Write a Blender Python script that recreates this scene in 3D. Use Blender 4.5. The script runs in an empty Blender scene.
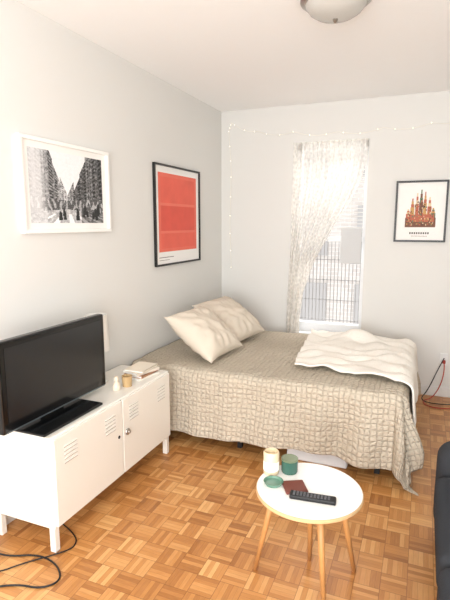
import bpy, bmesh, math, random
from mathutils import Vector, Matrix, Euler, noise
random.seed(7)
C=bpy.context.scene.collection
# ---------------------------------------------------------------- helpers
def link(o,parent=None):
    C.objects.link(o)
    if parent: o.parent=parent
    return o
def empty(name,loc=(0,0,0)):
    e=bpy.data.objects.new(name,None); e.empty_display_size=0.1; link(e); return e
def meshobj(name,bm,mat=None,parent=None,smooth=False,mats=None):
    me=bpy.data.meshes.new(name); bm.normal_update(); bm.to_mesh(me); bm.free()
    o=bpy.data.objects.new(name,me)
    for m in (mats or ([mat] if mat else [])): me.materials.append(m)
    if smooth:
        for p in me.polygons: p.use_smooth=True
    return link(o,parent)
def addbox(bm,x0,x1,y0,y1,z0,z1,mi=0,bev=0):
    vs=[bm.verts.new((x,y,z)) for z in (z0,z1) for y in (y0,y1) for x in (x0,x1)]
    fs=[(0,2,3,1),(4,5,7,6),(0,1,5,4),(2,6,7,3),(0,4,6,2),(1,3,7,5)]
    F=[bm.faces.new([vs[i] for i in f]) for f in fs]
    for f in F: f.material_index=mi
    if bev:
        es=set(e for f in F for e in f.edges)
        r=bmesh.ops.bevel(bm,geom=list(es),offset=bev,segments=3,affect='EDGES',profile=.5)
        for f in r['faces']: f.material_index=mi
    return vs
def box(name,x0,x1,y0,y1,z0,z1,mat,parent=None,bev=0,segs=3):
    bm=bmesh.new(); addbox(bm,x0,x1,y0,y1,z0,z1,0,bev)
    return meshobj(name,bm,mat,parent,smooth=False)
def softbox(name,x0,x1,y0,y1,z0,z1,mat,parent,bev):
    o=box(name,x0,x1,y0,y1,z0,z1,mat,parent)
    m=o.modifiers.new('b','BEVEL'); m.width=bev; m.segments=8
    for p in o.data.polygons: p.use_smooth=True
    o.modifiers.new('wn','WEIGHTED_NORMAL')
    return o
def lathe(name,prof,loc,mat,parent=None,n=40):
    bm=bmesh.new()
    rings=[]
    for r,z in prof:
        if r<1e-5: rings.append([bm.verts.new((loc[0],loc[1],loc[2]+z))])
        else: rings.append([bm.verts.new((loc[0]+r*math.cos(2*math.pi*i/n),loc[1]+r*math.sin(2*math.pi*i/n),loc[2]+z)) for i in range(n)])
    for a,b in zip(rings,rings[1:]):
        for i in range(n):
            j=(i+1)%n
            if len(a)==1 and len(b)==1: continue
            if len(a)==1: f=bm.faces.new((a[0],b[j],b[i]))
            elif len(b)==1: f=bm.faces.new((a[i],a[j],b[0]))
            else: f=bm.faces.new((a[i],a[j],b[j],b[i]))
            f.smooth=True
    bmesh.ops.recalc_face_normals(bm,faces=bm.faces)
    o=meshobj(name,bm,mat,parent)
    m=o.modifiers.new("es",'EDGE_SPLIT'); m.split_angle=math.radians(40)
    return o
def rod(name,p0,p1,r0,r1,mat,parent=None,n=20):
    p0=Vector(p0);p1=Vector(p1); d=(p1-p0); q=d.to_track_quat('Z','Y')
    bm=bmesh.new(); R=[]
    for p,r in ((p0,r0),(p1,r1)):
        R.append([bm.verts.new(p+q@Vector((r*math.cos(2*math.pi*i/n),r*math.sin(2*math.pi*i/n),0))) for i in range(n)])
    for i in range(n):
        j=(i+1)%n; f=bm.faces.new((R[0][i],R[0][j],R[1][j],R[1][i])); f.smooth=True
    bm.faces.new(R[0][::-1]); bm.faces.new(R[1])
    return meshobj(name,bm,mat,parent)
def tube(name,pts,r,mat,parent=None,kind='NURBS'):
    cu=bpy.data.curves.new(name,'CURVE'); cu.dimensions='3D'; cu.bevel_depth=r; cu.bevel_resolution=3
    s=cu.splines.new(kind); s.points.add(len(pts)-1)
    for p,q in zip(s.points,pts): p.co=(*q,1)
    if kind=='NURBS': s.use_endpoint_u=True; s.order_u=3
    cu.materials.append(mat)
    o=bpy.data.objects.new(name,cu); return link(o,parent)
# ---------------------------------------------------------------- materials
def sr(c): return tuple(((x/255)/12.92 if x/255<=.04045 else (((x/255)+.055)/1.055)**2.4) for x in c)+(1,)
def mat(name,rgb,rough=.5,metal=0,bump=0,bscale=80,spec=.5,emit=0,trans=0,var=0):
    m=bpy.data.materials.new(name); m.use_nodes=True; nt=m.node_tree; b=nt.nodes['Principled BSDF']
    c=sr(rgb); b.inputs['Base Color'].default_value=c; b.inputs['Roughness'].default_value=rough
    b.inputs['Metallic'].default_value=metal; b.inputs['Specular IOR Level'].default_value=spec
    if emit: b.inputs['Emission Color'].default_value=c; b.inputs['Emission Strength'].default_value=emit
    if trans: b.inputs['Transmission Weight'].default_value=trans
    tc=nt.nodes.new('ShaderNodeTexCoord'); n=nt.nodes.new('ShaderNodeTexNoise'); n.inputs['Scale'].default_value=bscale; n.inputs['Detail'].default_value=4
    nt.links.new(tc.outputs['Object'],n.inputs['Vector'])
    if bump:
        bp=nt.nodes.new('ShaderNodeBump'); bp.inputs['Strength'].default_value=bump; bp.inputs['Distance'].default_value=.01
        nt.links.new(n.outputs['Fac'],bp.inputs['Height']); nt.links.new(bp.outputs['Normal'],b.inputs['Normal'])
    mx=nt.nodes.new('ShaderNodeMix'); mx.data_type='RGBA'
    v=var or .03
    mx.inputs[6].default_value=tuple(x*(1-v) for x in c[:3])+(1,); mx.inputs[7].default_value=tuple(min(1,x*(1+v)) for x in c[:3])+(1,)
    nt.links.new(n.outputs['Fac'],mx.inputs[0]); nt.links.new(mx.outputs[2],b.inputs['Base Color'])
    return m
M_wall=mat('wall_paint',(225,224,220),.9,bump=.03,bscale=150,spec=.2,var=.01)
M_ceil=mat('ceiling_paint',(250,250,249),.95,spec=.1,var=.01)
M_trim=mat('trim_paint',(232,232,230),.5)
M_white=mat('white_powdercoat',(236,232,223),.35,var=.01)
M_vent=mat('vent_shadow',(140,136,130),.7)
M_black=mat('black_gloss',(10,11,13),.18)
M_blackm=mat('black_matte',(18,18,20),.55)
M_screen=mat('tv_screen',(24,27,31),.22,spec=.6)
M_silver=mat('silver_trim',(120,130,135),.3,metal=.7)
M_wood=mat('leg_wood',(196,142,86),.45,bscale=30,var=.15)
M_edge=mat('ply_edge',(214,178,132),.5,var=.08)
M_beige=mat('pillow_linen',(219,208,192),.9,bump=.25,bscale=260,spec=.1)
M_mattress=mat('mattress_ticking',(225,222,215),.9)
M_frame_w=mat('frame_white',(245,244,240),.4)
M_mat=mat('paper_white',(244,242,238),.8)
M_frame_b=mat('frame_black',(24,22,22),.4)
M_sofa=mat('sofa_charcoal',(58,60,64),.95,bump=.5,bscale=300,spec=.1,var=.15)
M_chrome=mat('brushed_nickel',(172,168,162),.3,metal=.9)
M_lampglass=mat('frosted_glass',(188,186,180),.25)
M_sash=mat('sash_paint',(238,240,242),.5)
M_bar=mat('window_bars',(150,148,147),.5)

def math_(nt,op,a,b=None,c=None):
    n=nt.nodes.new('ShaderNodeMath'); n.operation=op
    for i,x in enumerate((a,b,c)):
        if x is None: continue
        if isinstance(x,(int,float)): n.inputs[i].default_value=x
        else: nt.links.new(x,n.inputs[i])
    return n.outputs[0]
def floor_mat():
    m=bpy.data.materials.new('oak_parquet'); m.use_nodes=True; nt=m.node_tree; b=nt.nodes['Principled BSDF']
    tc=nt.nodes.new('ShaderNodeTexCoord'); sp=nt.nodes.new('ShaderNodeSeparateXYZ'); nt.links.new(tc.outputs['Object'],sp.inputs[0])
    S=.118; NS=5
    x=math_(nt,'DIVIDE',sp.outputs[0],S); y=math_(nt,'DIVIDE',sp.outputs[1],S)
    cx=math_(nt,'FLOOR',x); cy=math_(nt,'FLOOR',y)
    par=math_(nt,'FLOORED_MODULO',math_(nt,'ADD',cx,cy),2)
    fx=math_(nt,'SUBTRACT',x,cx); fy=math_(nt,'SUBTRACT',y,cy)
    inv=math_(nt,'SUBTRACT',1,par)
    a=math_(nt,'ADD',math_(nt,'MULTIPLY',fx,inv),math_(nt,'MULTIPLY',fy,par))
    l=math_(nt,'ADD',math_(nt,'MULTIPLY',fy,inv),math_(nt,'MULTIPLY',fx,par))
    a5=math_(nt,'MULTIPLY',a,NS); si=math_(nt,'FLOOR',a5); fa=math_(nt,'SUBTRACT',a5,si)
    cv=nt.nodes.new('ShaderNodeCombineXYZ'); nt.links.new(cx,cv.inputs[0]); nt.links.new(cy,cv.inputs[1]); nt.links.new(si,cv.inputs[2])
    wn=nt.nodes.new('ShaderNodeTexWhiteNoise'); nt.links.new(cv.outputs[0],wn.inputs['Vector'])
    cv2=nt.nodes.new('ShaderNodeCombineXYZ'); nt.links.new(cx,cv2.inputs[0]); nt.links.new(cy,cv2.inputs[1])
    wn2=nt.nodes.new('ShaderNodeTexWhiteNoise'); nt.links.new(cv2.outputs[0],wn2.inputs['Vector'])
    gv=nt.nodes.new('ShaderNodeCombineXYZ')
    nt.links.new(math_(nt,'MULTIPLY',a,14),gv.inputs[0]); nt.links.new(math_(nt,'MULTIPLY',l,1.5),gv.inputs[1]); nt.links.new(math_(nt,'MULTIPLY',wn.outputs['Value'],50),gv.inputs[2])
    g=nt.nodes.new('ShaderNodeTexNoise'); g.inputs['Scale'].default_value=1.5; g.inputs['Detail'].default_value=5; nt.links.new(gv.outputs[0],g.inputs['Vector'])
    v=math_(nt,'ADD',math_(nt,'MULTIPLY',wn.outputs['Value'],.44),math_(nt,'MULTIPLY',wn2.outputs['Value'],.30))
    v=math_(nt,'ADD',v,math_(nt,'MULTIPLY',g.outputs['Fac'],.3))
    ramp=nt.nodes.new('ShaderNodeValToRGB'); nt.links.new(v,ramp.inputs[0])
    el=ramp.color_ramp.elements; el[0].position=.08; el[0].color=sr((150,94,46)); el[1].position=.95; el[1].color=sr((224,174,114))
    e=el.new(.5); e.color=sr((194,135,76))
    def edge(f,w):
        return math_(nt,'LESS_THAN',math_(nt,'MINIMUM',f,math_(nt,'SUBTRACT',1,f)),w)
    gap=math_(nt,'MAXIMUM',math_(nt,'MULTIPLY',edge(fa,.04),.5),math_(nt,'MAXIMUM',edge(fx,.012),edge(fy,.012)))
    mx=nt.nodes.new('ShaderNodeMix'); mx.data_type='RGBA'; nt.links.new(math_(nt,'MULTIPLY',gap,.6),mx.inputs[0]); nt.links.new(ramp.outputs[0],mx.inputs[6]); mx.inputs[7].default_value=sr((110,64,30))
    nt.links.new(mx.outputs[2],b.inputs['Base Color'])
    b.inputs['Roughness'].default_value=.34; b.inputs['Specular IOR Level'].default_value=.5
    bp=nt.nodes.new('ShaderNodeBump'); bp.inputs['Strength'].default_value=.2; bp.inputs['Distance'].default_value=.002
    nt.links.new(math_(nt,'SUBTRACT',math_(nt,'MULTIPLY',wn.outputs['Value'],.4),gap),bp.inputs['Height']); nt.links.new(bp.outputs['Normal'],b.inputs['Normal'])
    return m
def quilt_mat(name,rgb,rgb2,cell,strength,dist=.012,kind='brick'):
    """stitched matelasse squares with soft puckering, driven by the cloth's own UVs"""
    m=bpy.data.materials.new(name); m.use_nodes=True; nt=m.node_tree; b=nt.nodes['Principled BSDF']
    uv=nt.nodes.new('ShaderNodeUVMap'); uv.uv_map='cloth'
    nz=nt.nodes.new('ShaderNodeTexNoise'); nz.inputs['Scale'].default_value=16; nz.inputs['Detail'].default_value=2
    nt.links.new(uv.outputs[0],nz.inputs['Vector'])
    vm=nt.nodes.new('ShaderNodeVectorMath'); vm.operation='MULTIPLY_ADD'; vm.inputs[1].default_value=(.035,.035,0)
    nt.links.new(nz.outputs['Color'],vm.inputs[0]); nt.links.new(uv.outputs[0],vm.inputs[2])
    sp=nt.nodes.new('ShaderNodeSeparateXYZ'); nt.links.new(vm.outputs[0],sp.inputs[0])
    sa=math_(nt,'ABSOLUTE',math_(nt,'SINE',math_(nt,'MULTIPLY',sp.outputs[0],math.pi/cell)))
    sb=math_(nt,'ABSOLUTE',math_(nt,'SINE',math_(nt,'MULTIPLY',sp.outputs[1],math.pi/cell)))
    h=math_(nt,'POWER',math_(nt,'MINIMUM',sa,sb),.45)
    n2=nt.nodes.new('ShaderNodeTexNoise'); n2.inputs['Scale'].default_value=48; n2.inputs['Detail'].default_value=2; nt.links.new(uv.outputs[0],n2.inputs['Vector'])
    hh=math_(nt,'ADD',h,math_(nt,'MULTIPLY',n2.outputs['Fac'],1.8))
    bp=nt.nodes.new('ShaderNodeBump'); bp.inputs['Strength'].default_value=strength; bp.inputs['Distance'].default_value=dist
    nt.links.new(hh,bp.inputs['Height']); nt.links.new(bp.outputs['Normal'],b.inputs['Normal'])
    mx=nt.nodes.new('ShaderNodeMix'); mx.data_type='RGBA'; mx.inputs[6].default_value=sr(rgb2); mx.inputs[7].default_value=sr(rgb)
    nt.links.new(math_(nt,'MULTIPLY',hh,.55),mx.inputs[0]); nt.links.new(mx.outputs[2],b.inputs['Base Color'])
    b.inputs['Roughness'].default_value=.92; b.inputs['Specular IOR Level'].default_value=.1
    return m
def sheer_mat():
    m=bpy.data.materials.new('sheer_lace'); m.use_nodes=True; nt=m.node_tree
    for n in list(nt.nodes): nt.nodes.remove(n)
    out=nt.nodes.new('ShaderNodeOutputMaterial'); tr=nt.nodes.new('ShaderNodeBsdfTransparent'); df=nt.nodes.new('ShaderNodeBsdfDiffuse'); tl=nt.nodes.new('ShaderNodeBsdfTranslucent')
    df.inputs[0].default_value=sr((250,248,244)); tl.inputs[0].default_value=sr((244,240,234))
    mx0=nt.nodes.new('ShaderNodeMixShader'); mx0.inputs[0].default_value=.42
    nt.links.new(df.outputs[0],mx0.inputs[1]); nt.links.new(tl.outputs[0],mx0.inputs[2])
    tc=nt.nodes.new('ShaderNodeTexCoord'); vo=nt.nodes.new('ShaderNodeTexVoronoi'); vo.inputs['Scale'].default_value=30; nt.links.new(tc.outputs['Object'],vo.inputs['Vector'])
    fac=math_(nt,'ADD',math_(nt,'MULTIPLY',vo.outputs['Distance'],.3),.40)
    mx=nt.nodes.new('ShaderNodeMixShader'); nt.links.new(fac,mx.inputs[0]); nt.links.new(tr.outputs[0],mx.inputs[1]); nt.links.new(mx0.outputs[0],mx.inputs[2])
    nt.links.new(mx.outputs[0],out.inputs[0])
    return m
# ---------------------------------------------------------------- room
XR=3.5; YB=5.0; YF=-1.8; HC=2.87
WX0,WX1,WZ0,WZ1=.82,1.555,.50,2.50
box('floor',-.1,XR+.1,YF,YB+.3,-.1,0,floor_mat())
box('ceiling',-.1,XR+.1,YF,YB+.3,HC,HC+.1,M_ceil)
box('wall_left',-.1,0,YF,YB+.3,0,HC,M_wall)
box('wall_right',XR,XR+.1,YF,YB+.3,0,HC,M_wall)
bm=bmesh.new()
addbox(bm,0,WX0,YB,YB+.25,0,HC); addbox(bm,WX1,XR,YB,YB+.25,0,HC)
addbox(bm,WX0,WX1,YB,YB+.25,0,WZ0); addbox(bm,WX0,WX1,YB,YB+.25,WZ1,HC)
meshobj('wall_back',bm,M_wall)
box('baseboard_back',0,XR,YB-.015,YB,0,.10,M_trim,bev=.004)
box('baseboard_left',0,.015,YF,YB-.015,0,.10,M_trim,bev=.004)
# window
w=empty('window_1')
bm=bmesh.new()
yw=YB+.13
addbox(bm,WX0,WX0+.045,yw,yw+.06,WZ0,WZ1); addbox(bm,WX1-.045,WX1,yw,yw+.06,WZ0,WZ1)
addbox(bm,WX0,WX1,yw,yw+.06,WZ1-.06,WZ1); addbox(bm,WX0,WX1,yw-.02,yw+.06,WZ0,WZ0+.12)
addbox(bm,WX0+.03,WX1-.03,yw-.02,yw+.04,1.50,1.55)
addbox(bm,WX0,WX1,YB-.0,yw,WZ0,WZ0+.02)
meshobj('frame',bm,M_sash,w)
bm=bmesh.new()
for i in range(17):
    xx=WX0+.06+i*(WX1-WX0-.12)/16; addbox(bm,xx-.0035,xx+.0035,yw+.10,yw+.107,WZ0+.02,1.50)
for k in range(5):
    zz=WZ0+.14+k*.22; addbox(bm,WX0,WX1,yw+.10,yw+.11,zz-.004,zz+.004)
meshobj('guard_bars',bm,M_bar,w)
bm=bmesh.new()
for k in range(22):
    zz=1.60+k*.039; addbox(bm,WX0+.05,WX1-.05,yw+.062,yw+.085,zz,zz+.006)
for xx in (WX0+.18,WX1-.18): addbox(bm,xx-.002,xx+.002,yw+.072,yw+.076,1.60,2.46)
meshobj('venetian_slats',bm,mat('slat_white',(216,213,208),.6),w)
bm=bmesh.new(); addbox(bm,1.30,1.51,yw-.035,yw-.022,1.27,1.64,0,.004); meshobj('sash_vent',bm,mat('vent_grey',(206,206,206),.6),w)
# facade across the street
def facade():
    m=bpy.data.materials.new('pale_brick'); m.use_nodes=True; nt=m.node_tree; b=nt.nodes['Principled BSDF']
    tc=nt.nodes.new('ShaderNodeTexCoord'); mp=nt.nodes.new('ShaderNodeMapping'); mp.inputs['Rotation'].default_value=(math.radians(90),0,0)
    br=nt.nodes.new('ShaderNodeTexBrick'); br.inputs['Scale'].default_value=2.5
    br.inputs['Color1'].default_value=sr((184,179,175)); br.inputs['Color2'].default_value=sr((174,168,164)); br.inputs['Mortar'].default_value=sr((190,188,187))
    nt.links.new(tc.outputs['Object'],mp.inputs[0]); nt.links.new(mp.outputs[0],br.inputs[0]); nt.links.new(br.outputs[0],b.inputs['Base Color']); b.inputs['Roughness'].default_value=.9
    return m
fa=empty('apartment_building')
box('facade',-6,9,12,12.3,-4,7,facade(),fa)
bm=bmesh.new()
for i in range(9):
    for k in range(4): addbox(bm,-5+i*1.4,-4.3+i*1.4,11.96,12.0,-2.9+k*1.9,-1.7+k*1.9)
meshobj('facade_windows',bm,mat('dark_glass',(152,150,150),.5),fa)
# curtain
cu=empty('sheer_curtain')
rod('curtain_rod',(WX0-.0,YB-.02,2.485),(WX1+.0,YB-.02,2.485),.006,.006,M_white,cu)
prof=[(2.49,1.55),(2.3,1.54),(2.1,1.49),(1.9,1.40),(1.65,1.25),(1.28,1.06),(.97,.955),(.7,.925),(.42,.92)]
def redge(z):
    for (a,xa),(b,xb) in zip(prof,prof[1:]):
        if b<=z<=a: t=(z-b)/(a-b); return xb+(xa-xb)*t
    return prof[-1][1]
bm=bmesh.new(); NU,NV=200,80; g=[]
for j in range(NV+1):
    z=2.49-(2.49-.40)*j/NV; xr=redge(z); xl=.83-.05*max(0,min(1,(2.2-z)/1.6)); row=[]
    wdt=xr-xl
    for i in range(NU+1):
        u=i/NU
        amp=.018+.022*(1-min(1,wdt/.72))
        ph=u*2*math.pi*10+.8*math.sin(z*2.0+u*3)
        row.append(bm.verts.new((xl+wdt*u+.009*math.sin(ph*1.7),YB-.06+amp*math.sin(ph)+.006*math.sin(ph*2.3+z*2),z)))
    g.append(row)
for j in range(NV):
    for i in range(NU): f=bm.faces.new((g[j][i],g[j][i+1],g[j+1][i+1],g[j+1][i])); f.smooth=True
meshobj('curtain_panel',bm,sheer_mat(),cu)

# ---------------------------------------------------------------- bed
TOP=.60; BX=2.0; BY0=3.17; BY1=4.56
def drape(a,b,lift=0,seed=0,amp=1):
    L=BY1-BY0
    da=max(0,a-BX); db=-min(0,b) if b<0 else max(0,b-L)
    sgn=-1 if b<0 else 1
    cx=min(a,BX); cy=BY0+min(max(b,0),L)
    d=math.hypot(da,db)
    nz=noise.noise(Vector((a*2.3,b*2.3,seed)))
    nz2=noise.noise(Vector((a*7,b*7,seed+5)))
    if d<1e-6:
        return Vector((cx,cy,TOP+lift+amp*(.014*nz+.008*nz2)))
    dirx=da/d; diry=sgn*db/d
    corner=min(da,db)/max(da,db) if max(da,db)>0 else 0
    r=.06
    if d<r*math.pi/2: out=r*math.sin(d/r); dz=r*(1-math.cos(d/r))
    else:
        e=d-r*math.pi/2; fl=.06+.20*corner; out=r+e*fl; dz=r+e*math.sqrt(max(.1,1-fl*fl))
    k=min(1,d/.4)
    s=(a if db>da else b)
    out+=k*(.022*math.sin(s*11+3*nz)+.013*math.sin(s*21+1.5)+.03*nz)*(1-.3*corner)
    if da>0 and db>0:
        ang=math.atan2(db,da); out+=k*.05*math.sin(ang*6+.6)
    z=TOP-dz+amp*(.014*nz+.008*nz2)*(1-k)
    mn=.012+.008*(nz2+1)
    if z<mn: out+=(mn-z)*.6; z=mn
    out+=lift*min(1,d/.05)
    return Vector((cx+dirx*out,cy+diry*out,z+lift*max(0,1-d/.15)))
def cloth(name,a0,a1,b0,b1,na,nb,m,parent,lift=0,seed=0,warp=None,thick=.008,extra=None,amp=1):
    bm=bmesh.new(); uvl=bm.loops.layers.uv.new('cloth'); V=[]; uvd={}
    for j in range(nb+1):
        row=[]
        for i in range(na+1):
            a=a0+(a1-a0)*i/na; b=b0+(b1-b0)*j/nb
            if warp: a,b=warp(a,b)
            p=drape(a,b,lift,seed,amp)
            if extra: p=p+extra(a,b)
            v=bm.verts.new(p); uvd[v]=(a,b); row.append(v)
        V.append(row)
    for j in range(nb):
        for i in range(na):
            f=bm.faces.new((V[j][i],V[j][i+1],V[j+1][i+1],V[j+1][i])); f.smooth=True
            for l in f.loops: l[uvl].uv=uvd[l.vert]
    o=meshobj(name,bm,m,parent)
    s=o.modifiers.new('s','SOLIDIFY'); s.thickness=thick; s.offset=1
    return o
bed=empty('bed')
box('mattress',.03,BX-.02,BY0+.03,BY1-.03,.34,TOP-.02,M_mattress,bed,bev=.05)
box('box_spring',.03,BX-.03,BY0+.04,BY1-.04,.20,.335,M_mattress,bed,bev=.01)
bm=bmesh.new()
addbox(bm,.03,BX-.04,BY0+.05,BY0+.08,.16,.20); addbox(bm,.03,BX-.04,BY1-.08,BY1-.05,.16,.20)
for xx in (.08,.88,BX-.12):
    for yy in (BY0+.04,BY1-.12): addbox(bm,xx,xx+.035,yy,yy+.035,0,.18)
meshobj('metal_frame',bm,M_blackm,bed)
M_quilt=quilt_mat('quilted_coverlet',(204,193,175),(166,154,137),.036,.85,.010)
def hem(a,b):
    if b<0: b*=1-.07*math.exp(-((a-1.35)/.40)**2)
    return a,b
cloth('bedspread',.02,BX+.5,-.535,BY1-BY0+.42,240,220,M_quilt,bed,seed=1,lift=.0,warp=hem)
M_throw=quilt_mat('woven_throw',(246,241,232),(234,227,216),.012,.3,.004)
def thr(a,b):
    return a-.10*(b-.7)+.03*noise.noise(Vector((b*3,0,3))), b-.12*(a-1.6)+.03*noise.noise(Vector((a*4,2,3)))
def rump(a,b):
    f=.020*math.sin(b*18+3.5*noise.noise(Vector((a*3,b*2,1))))+.030*noise.noise(Vector((a*6,b*3,8)))
    h=.08*math.exp(-(((a-1.60)/.16)**2+((b-1.22)/.11)**2))
    on=1 if a<BX else max(0,1-(a-BX)/.1)
    return Vector((0,0,(abs(f)+h)*on))
cloth('throw_blanket',1.20,2.28,.20,1.42,130,130,M_throw,None,lift=.028,seed=1,warp=thr,thick=.014,extra=rump)
def pillow(name,loc,w,h,t,rot,m):
    bm=bmesh.new(); N=36; top=[];bot=[]
    for sgn,store in ((1,top),(-1,bot)):
        for j in range(N+1):
            r=[]
            for i in range(N+1):
                u=-1+2*i/N; v=-1+2*j/N
                pin=1-.09*(1-u*u)*abs(v)**3; pin2=1-.09*(1-v*v)*abs(u)**3
                prof=((1-abs(u)**2.2)*(1-abs(v)**2.2))**.55
                rr=math.hypot(u,v); ang=math.atan2(v,u)
                z=sgn*t/2*prof*(1+.12*noise.noise(Vector((u*2,v*2,loc[1]*3+sgn))))+ .02*noise.noise(Vector((u*4,v*4,loc[1])))*prof
                z+=.007*math.sin(ang*14+3*noise.noise(Vector((u*2,v*2,1))))*prof*min(1,rr)*sgn
                r.append((u*w/2*pin2,v*h/2*pin,z))
            store.append(r)
    V={}
    def vt(s,i,j):
        edge=i in(0,N) or j in(0,N); k=(0 if edge else s,i,j)
        if k not in V: V[k]=bm.verts.new((top if s==1 else bot)[j][i])
        return V[k]
    for s in (1,-1):
        for j in range(N):
            for i in range(N):
                q=[vt(s,i,j),vt(s,i+1,j),vt(s,i+1,j+1),vt(s,i,j+1)]
                if s==-1:q=q[::-1]
                f=bm.faces.new(q); f.smooth=True
    o=meshobj(name,bm,m); o.location=loc; o.rotation_euler=rot
    return o
pillow('pillow',(.475,3.52,.80),.54,.54,.24,(math.radians(2),math.radians(36),math.radians(-6)),M_beige)
pillow('pillow',(.455,4.12,.80),.56,.58,.24,(math.radians(2),math.radians(34),math.radians(-8)),M_beige)
box('storage_box',1.27,1.70,BY0+.02,BY0+.45,0.0,.13,mat('box_white',(214,214,215),.6),None,bev=.012)

# ---------------------------------------------------------------- cabinet
cab=empty('tv_cabinet')
X0,X1,Y0,Y1,Z0,Z1=.03,.45,1.745,2.955,.13,.63
bm=bmesh.new(); addbox(bm,X0,X1-.012,Y0,Y1,Z0,Z1,bev=.006); meshobj('body',bm,M_white,cab)
ym=(Y0+Y1)/2
for n,(a,b) in enumerate(((Y0+.012,ym-.004),(ym+.004,Y1-.012))):
    bm=bmesh.new(); addbox(bm,X1-.013,X1+.003,a,b,Z0+.012,Z1-.012,0,.004)
    for col in range(2):
        cy=(a+.12 if col==0 else b-.12)
        for k in range(5):
            z=Z1-.075-k*.022
            addbox(bm,X1+.003,X1+.0045,cy-.05,cy+.05,z-.006,z-.001,1)
            addbox(bm,X1+.003,X1+.009,cy-.05,cy+.05,z-.001,z+.004,0,.001)
    meshobj('door_%d'%(n+1),bm,mats=[M_white,M_vent],parent=cab)
box('door_gap',X1-.012,X1-.010,ym-.004,ym+.004,Z0+.01,Z1-.01,M_vent,cab)
o=lathe('latch',[(0,0),(.020,0),(.022,.004),(.020,.009),(.010,.012),(.008,.02),(0,.022)],(0,0,0),M_chrome,cab,24)
o.rotation_euler=(0,math.radians(90),0); o.location=(X1+.003,ym+.045,Z0+.27)
o=lathe('keyhole',[(0,0),(.010,0),(.010,.003),(0,.004)],(0,0,0),M_blackm,cab,16)
o.rotation_euler=(0,math.radians(90),0); o.location=(X1+.003,ym-.045,Z0+.27)
bm=bmesh.new()
for yy in (Y0,Y1-.04):
    for xx in (X0,X1-.05): addbox(bm,xx,xx+.035,yy,yy+.035,0,Z0+.01,0,.003)
meshobj('legs',bm,M_white,cab)
bm=bmesh.new()
for k in range(6):
    z=Z1-.08-k*.022; addbox(bm,.14,.34,Y0-.006,Y0,z,z+.005,0,.001)
meshobj('end_vents',bm,M_white,cab)

# ---------------------------------------------------------------- tv
tv=empty('television')
tx=.275; TY0,TY1,TZ0,TZ1=1.62,2.44,.665,1.13
bm=bmesh.new(); addbox(bm,tx-.05,tx,TY0,TY1,TZ0,TZ1,0,.012); addbox(bm,tx-.09,tx-.045,TY0+.12,TY1-.12,TZ0+.04,TZ1-.08,0,.015)
meshobj('housing',bm,M_black,tv)
box('screen',tx-.001,tx+.002,TY0+.035,TY1-.035,TZ0+.055,TZ1-.032,M_screen,tv)
box('lower_trim',tx-.001,tx+.003,TY0+.02,TY1-.02,TZ0+.006,TZ0+.012,M_silver,tv)
box('stand_neck',tx-.06,tx-.015,1.92,2.06,.64,.72,M_black,tv,bev=.005)
bm=bmesh.new(); addbox(bm,.15,.41,1.74,2.22,.632,.648,0,.006); meshobj('stand_base',bm,M_black,tv)

# ---------------------------------------------------------------- things on the cabinet
lamp=empty('table_lamp')
lathe('lamp_base',[(0,0),(.065,0),(.065,.012),(.02,.02),(.010,.03),(.010,.24),(0,.24)],(.12,2.56,.63),M_white,lamp)
lathe('lamp_shade',[(.085,.22),(.070,.46),(.067,.46),(.082,.222)],(.12,2.56,.63),mat('shade_fabric',(240,238,232),.8,emit=0),lamp)
bs=empty('book_stack')
cols=[(238,232,220),(176,130,100),(225,215,200),(236,226,208)]
z=.63
for i,(c,h) in enumerate(zip(cols,(.018,.016,.020,.012))):
    bm=bmesh.new(); addbox(bm,-.075,.075,-.105,.105,0,.002,0); addbox(bm,-.075,.075,-.105,.105,h-.002,h,0); addbox(bm,-.075,-.072,-.105,.105,0,h,0)
    addbox(bm,-.07,.072,-.101,.101,.002,h-.002,1)
    o=meshobj('book_%d'%(i+1),bm,mats=[mat('cover%d'%i,c,.6),M_mat],parent=bs); o.location=(.32,2.78,z); o.rotation_euler=(0,0,math.radians(170+[0,8,-6,12][i])); z+=h+.0005
lathe('glass_cup',[(0,0),(.030,0),(.036,.07),(.033,.07),(.028,.006),(0,.006)],(.35,2.56,.63),mat('amber_cup',(190,160,116),.2),None)
lathe('ceramic_figurine',[(0,0),(.022,0),(.026,.02),(.020,.045),(.012,.055),(.016,.065),(.017,.078),(.010,.09),(0,.093)],(.33,2.47,.63),mat('ceramic_cream',(225,210,190),.3),None)

# ---------------------------------------------------------------- pictures
def quadsurf(name,quads,mats,parent,axis,off):
    bm=bmesh.new()
    for n,(u0,u1,v0,v1,mi) in enumerate(quads):
        o=off+(1 if axis=='L' else -1)*n*4e-6
        P=[(o,u,v) if axis=='L' else (u,o,v) for u,v in ((u0,v0),(u1,v0),(u1,v1),(u0,v1))]
        f=bm.faces.new([bm.verts.new(p) for p in P]); f.material_index=mi
    bmesh.ops.recalc_face_normals(bm,faces=bm.faces)
    return meshobj(name,bm,mats=mats,parent=parent)
def frame(parent,axis,u0,u1,v0,v1,w,d,m):
    bm=bmesh.new()
    def bx(a,b,c,e):
        if axis=='L': addbox(bm,0.001,d,a,b,c,e,0,.002)
        else: addbox(bm,a,b,YB-d,YB-.001,c,e,0,.002)
    bx(u0,u1,v0,v0+w); bx(u0,u1,v1-w,v1); bx(u0,u0+w,v0+w,v1-w); bx(u1-w,u1,v0+w,v1-w)
    meshobj('frame',bm,m,parent)
    if axis=='L': box('mat_board',.001,d*.4,u0+w*.5,u1-w*.5,v0+w*.5,v1-w*.5,M_mat,parent)
    else: box('mat_board',u0+w*.5,u1-w*.5,YB-d*.4,YB-.001,v0+w*.5,v1-w*.5,M_mat,parent)
p=empty('framed_street_photograph')
frame(p,'L',2.085,2.90,1.63,2.175,.022,.03,M_frame_w)
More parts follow.
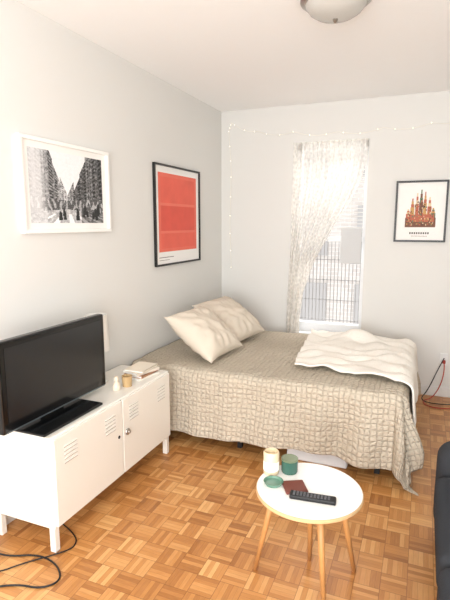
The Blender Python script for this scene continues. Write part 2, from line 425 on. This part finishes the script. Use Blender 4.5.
def tone(u,v):
    n=noise.noise(Vector((u*26,v*26,2)))*.5+noise.noise(Vector((u*60,v*60,4)))*.45
    vx,vy=.47,.22
    for (fx_,fy_,s) in FIG:
        if abs(u-fx_)<s*.20*(1-.4*max(0,(v-fy_)/s)) and fy_<v<fy_+s: return .08+.15*n
        if (u-fx_)**2*2+(v-fy_-s*1.08)**2<(s*.13)**2: return .10
    dx=u-vx
    if v<vy-.02-abs(dx)*.10:
        t=.70+.35*n
        if v<.13 and math.sin(dx/(vy-v+.02)*7)>.45: t=.95
        if u>.66: t-=.35
        if u<.2: t=.8+.2*n
        return t
    blk=math.floor(abs(dx)*11); jit=noise.noise(Vector((blk*1.7,(3 if dx>0 else 8),5)))
    roof=vy+.18+abs(dx)*(2.3 if dx>0 else 2.9)+.28*jit
    if v>roof: return .93+.05*n
    ad=abs(dx)+.02; hh=v-vy
    haze=max(0,1-ad/.22)
    wide=.018+.02*((blk*7)%3)
    t=(.36 if dx>0 else .50)+.25*haze+.14*jit*2+n*.55
    if math.sin(u/wide*3.1)>.2 and math.sin(hh/(.25+ad)*70)>-.1: t-=.26
    if hh<.10+ad*.10: t=.20+.7*abs(n)+(.35 if noise.noise(Vector((u*30,v*10,9)))>.12 else 0)
    fade=max(0,min(1,(.24-u)/.12))
    t=t*(1-fade*.8)+.86*fade*.85
    return t
random.seed(4)
FIG=[(random.uniform(.18,.97)**.85,random.uniform(.03,.16),random.uniform(.08,.15)) for _ in range(15)]
bm=bmesh.new(); cl_=bm.loops.layers.float_color.new('ink'); NU,NV=190,130; ua,ub,va,vb=2.155,2.83,1.69,2.115
gv=[[bm.verts.new((.0128,ua+(ub-ua)*i/NU,va+(vb-va)*j/NV)) for i in range(NU+1)] for j in range(NV+1)]
for j in range(NV):
    for i in range(NU):
        f=bm.faces.new((gv[j][i],gv[j][i+1],gv[j+1][i+1],gv[j+1][i]))
        t=max(.03,min(.95,tone((i+.5)/NU,(j+.5)/NV)))**1.9
        for l in f.loops: l[cl_]=(t,t,t*1.01,1)
def attrmat():
    m=bpy.data.materials.new('silver_gelatin_print'); m.use_nodes=True; nt=m.node_tree; b=nt.nodes['Principled BSDF']
    a=nt.nodes.new('ShaderNodeVertexColor'); a.layer_name='ink'; nt.links.new(a.outputs[0],b.inputs['Base Color']); b.inputs['Roughness'].default_value=.5; return m
meshobj('photo_print',bm,attrmat(),p)
# red abstract print
p=empty('framed_red_print')
frame(p,'L',3.53,4.40,1.32,2.185,.016,.025,M_frame_b)
reds=[mat('red_ground',(232,114,94),.7,bscale=12,var=.10),mat('red_field',(224,92,76),.7,bscale=8,var=.12),mat('coral_band',(234,122,102),.7,bscale=8,var=.06),mat('ink',(130,120,118),.7),mat('red_pale',(230,103,85),.7,bscale=6,var=.14)]
q=[(3.60,4.33,1.44,2.115,0),(3.64,4.29,1.86,2.08,4),(3.64,4.29,1.62,1.84,1),(3.64,4.29,1.47,1.60,4),(3.63,4.30,1.838,1.862,2),(3.63,4.30,1.60,1.622,2),(3.60,3.86,1.389,1.395,3),(3.60,3.78,1.366,1.37,3)]
quadsurf('abstract_print',q,reds,p,'L',.0105)
# cathedral poster
p=empty('framed_cathedral_print')
frame(p,'B',1.825,2.285,1.51,2.085,.018,.025,M_frame_b)
pc=[mat('p_terracotta',(186,104,80),.7),mat('p_ochre',(202,158,98),.7),mat('p_green',(104,126,96),.7),mat('p_brown',(120,82,64),.7),mat('p_sand',(226,206,170),.7),mat('p_ink',(60,54,52),.7)]
q=[]; cx=2.055; zb=1.70
for (dx,w2,h,c) in ((-.11,.04,.12,0),(-.075,.035,.22,1),(-.035,.03,.27,0),(0,.035,.30,3),(.035,.03,.28,1),(.075,.035,.23,0),(.11,.04,.13,2)):
    n=8
    for k in range(n):
        f=k/n; ww=w2/2*(1 if f<.5 else 1-(f-.5)*1.8); q.append((cx+dx-ww,cx+dx+ww,zb+h*f,zb+h*(f+1/n),(c+(k%2)*4)%5 if k%3 else c))
q.append((cx-.135,cx+.135,zb-.05,zb+.04,3)); q.append((cx-.12,cx+.12,zb+.0,zb+.07,0))
random.seed(5)
for i in range(140):
    u=random.uniform(-.12,.11); v=random.uniform(-.04,.22-abs(u)*1.2); q.append((cx+u,cx+u+random.uniform(.004,.012),zb+v,zb+v+random.uniform(.006,.02),random.randrange(6)))
for i in range(9): q.append((cx-.09+i*.02,cx-.078+i*.02,1.585,1.603,5))
for i in range(12): q.append((cx-.072+i*.012,cx-.065+i*.012,1.563,1.569,3))
quadsurf('poster_print',q,pc,p,'B',YB-.0105)

# ---------------------------------------------------------------- string lights
sl=empty('string_lights')
def seg(pts,n):
    out=[]
    for a,b in zip(pts,pts[1:]):
        a=Vector(a);b=Vector(b)
        for i in range(n):
            t=i/n; p=a.lerp(b,t); p.z-=.035*math.sin(math.pi*t)*(1 if abs(a.x-b.x)>.1 else 0); out.append(p)
    out.append(Vector(pts[-1])); return out
yl=YB-.008
path=seg([(.12,yl,1.20),(.105,yl,1.7),(.12,yl,2.25),(.09,yl,2.66),(.12,yl,2.75),(.42,yl,2.64),(.8,yl,2.61),(1.25,yl,2.58),(1.68,yl,2.59),(2.1,yl,2.60),(2.6,yl,2.64),(3.3,yl,2.68)],8)
tube('wire',path,.0026,mat('clear_wire',(240,236,226),.4),sl,'POLY')
bm=bmesh.new()
for i,p_ in enumerate(path[::3]):
    bmesh.ops.create_icosphere(bm,subdivisions=1,radius=.006,matrix=Matrix.Translation(p_+Vector((0,-.004,0))))
meshobj('bulbs',bm,mat('bulb_warm',(255,248,225),.3,emit=1.0),sl)

# ---------------------------------------------------------------- ceiling light
cl=empty('ceiling_light')
lathe('metal_ring',[(0,0),(.17,0),(.185,-.012),(.185,-.035),(.165,-.05),(.150,-.045)],(1.60,2.74,HC-.0),M_chrome,cl,56)
lathe('glass_dome',[(.160,-.04),(.155,-.06),(.135,-.085),(.10,-.107),(.05,-.12),(0,-.124)],(1.60,2.74,HC),M_lampglass,cl,56)
lathe('finial',[(0,-.120),(.012,-.122),(.014,-.132),(.006,-.142),(0,-.144)],(1.60,2.74,HC),M_chrome,cl,20)

# ---------------------------------------------------------------- coffee table
t=empty('coffee_table'); TC=(1.685,2.01); TZ=.50; R=.240
lathe('table_top',[(0,-.018),(R-.004,-.018),(R,-.014),(R,-.003),(R-.003,0)],(TC[0],TC[1],TZ),M_edge,t,72)
lathe('top_laminate',[(0,0.0005),(R-.004,.0005)],(TC[0],TC[1],TZ),mat('white_laminate',(236,235,231),.25),t,72)
for i,(bx,by) in enumerate(((1.425,2.03),(1.79,1.90),(1.88,2.20),(1.66,2.20))):
    d=Vector((bx-TC[0],by-TC[1],0)); topp=Vector((TC[0],TC[1],TZ-.018))+d*.60
    rod('leg_%d'%(i+1),(bx,by,0),topp,.010,.018,M_wood,t)
cj=empty('candle_jar')
lathe('jar',[(0,0),(.036,0),(.038,.004),(.038,.105),(.034,.110),(.034,.085),(0,.085)],(1.485,2.08,TZ+.001),mat('jar_glass',(222,204,172),.15),cj)
lathe('label',[(.0385,.02),(.0385,.065)],(1.485,2.08,TZ+.001),mat('label_paper',(250,248,242),.7),cj)
gc=empty('green_candle')
lathe('tumbler',[(0,0),(.036,0),(.040,.01),(.040,.062),(.036,.062),(.036,.05),(0,.05)],(1.565,2.12,TZ+.001),mat('teal_glass',(58,96,84),.2),gc)
lathe('lid',[(0,.063),(.040,.063),(.040,.072),(0,.074)],(1.565,2.12,TZ+.001),mat('lid_bronze',(120,132,104),.3,metal=.3),gc)
box('coaster',-.05,.05,-.05,.05,0,.012,mat('leather_brown',(112,58,46),.6),None,bev=.003)
bpy.data.objects['coaster'].location=(1.625,1.985,TZ+.001); bpy.data.objects['coaster'].rotation_euler=(0,0,.5)
lathe('green_dish',[(0,0),(.038,0),(.046,.016),(.042,.016),(.036,.006),(0,.006)],(1.525,1.985,TZ+.001),mat('jade_ceramic',(92,132,112),.25),None)
rc=empty('remote_control')
bm=bmesh.new(); addbox(bm,-.10,.10,-.024,.024,0,.02,0,.007); meshobj('body',bm,M_blackm,rc)
bm=bmesh.new()
for i in range(11):
    for k in range(3): addbox(bm,-.085+i*.015,-.076+i*.015,-.016+k*.012,-.008+k*.012,.02,.022)
meshobj('buttons',bm,mat('rubber_grey',(95,95,98),.6),rc)
rc.location=(1.72,1.925,TZ+.001); rc.rotation_euler=(0,0,math.radians(6))

# ---------------------------------------------------------------- sofa
so=empty('sofa')
sx=2.225
softbox('base',sx+.03,3.25,.95,2.72,.06,.26,M_sofa,so,.02)
softbox('seat_cushion_1',sx,3.0,1.14,1.83,.25,.43,M_sofa,so,.05)
softbox('seat_cushion_2',sx,3.0,1.835,2.53,.25,.43,M_sofa,so,.05)
softbox('arm_1',sx+.01,3.25,2.53,2.75,.06,.55,M_sofa,so,.09)
softbox('arm_2',sx+.01,3.25,.92,1.14,.06,.55,M_sofa,so,.09)
softbox('back',2.98,3.28,1.10,2.56,.2,.82,M_sofa,so,.08)
bm=bmesh.new()
for xx in (sx+.08,3.12):
    for yy in (1.0,2.62): addbox(bm,xx,xx+.05,yy,yy+.05,0,.08)
meshobj('feet',bm,M_blackm,so)

# ---------------------------------------------------------------- cables
oc=empty('wall_outlet')
box('plate',2.315,2.385,YB-.008,YB-.001,.32,.44,M_trim,oc,bev=.003)
box('plug',2.335,2.365,YB-.045,YB-.008,.345,.375,mat('plug_red',(170,60,48),.5),oc,bev=.005)
M_redc=mat('red_cable',(176,64,50),.5)
tube('extension_cord',[(2.35,YB-.045,.36),(2.36,YB-.10,.30),(2.33,YB-.12,.14),(2.26,YB-.14,.012),(2.18,YB-.2,.008),(2.2,YB-.34,.008),(2.34,YB-.38,.008),(2.5,YB-.3,.008)],.005,M_redc)
tube('black_cord',[(2.35,YB-.04,.40),(2.30,YB-.10,.3),(2.22,YB-.12,.08),(2.15,YB-.2,.008),(2.28,YB-.28,.008),(2.45,YB-.22,.008)],.0045,M_blackm)
box('power_strip',.10,.16,1.30,1.62,0,.035,M_blackm,None,bev=.006)
tube('tv_cable',[(.05,1.72,.55),(.04,1.68,.3),(.10,1.60,.04),(.22,1.62,.006),(.36,1.70,.006),(.50,1.68,.006),(.60,1.60,.006),(.55,1.52,.006),(.42,1.50,.006),(.30,1.42,.006),(.2,1.38,.02)],.0045,M_blackm)
tube('lamp_cable',[(.16,1.45,.03),(.26,1.50,.006),(.34,1.62,.006),(.46,1.75,.006),(.50,1.82,.006),(.44,1.9,.006),(.3,1.95,.006)],.0035,M_blackm)

# ---------------------------------------------------------------- light
wd=bpy.data.worlds.new('sky'); bpy.context.scene.world=wd; wd.use_nodes=True
wd.node_tree.nodes['Background'].inputs[0].default_value=(1,.995,.985,1); wd.node_tree.nodes['Background'].inputs[1].default_value=1.95
def area(name,loc,aim,sx_,sy_,e,col=(1,1,1)):
    l=bpy.data.lights.new(name,'AREA'); l.shape='RECTANGLE'; l.size=sx_; l.size_y=sy_; l.energy=e; l.color=col
    o=bpy.data.objects.new(name,l); o.location=loc; o.rotation_euler=(Vector(aim)-Vector(loc)).to_track_quat('-Z','Y').to_euler(); link(o)
area('window_daylight',(1.5,7.2,4.4),(1.3,4.4,.6),3,2,560,(1,.98,.95))
area('rear_ceiling_fill',(2.0,YF+.1,1.5),(1.7,2.6,2.87),2.4,1.6,165,(.98,.99,1))  # added fill lamp at the open rear, no window there; aimed to brighten the ceiling
# ---------------------------------------------------------------- camera
cd=bpy.data.cameras.new('camera'); cam=bpy.data.objects.new('camera',cd); link(cam)
cd.sensor_fit='VERTICAL'; cd.sensor_height=36; cd.lens=480/600*36; cd.clip_start=.02
cam.location=(2.1,0,1.69)
th=math.atan(77/480.); yaw=math.atan(200/486.)
cam.rotation_euler=(math.radians(90)-th,0,yaw)
bpy.context.scene.camera=cam
sc=bpy.context.scene
sc.view_settings.view_transform='Standard'; sc.view_settings.exposure=.10
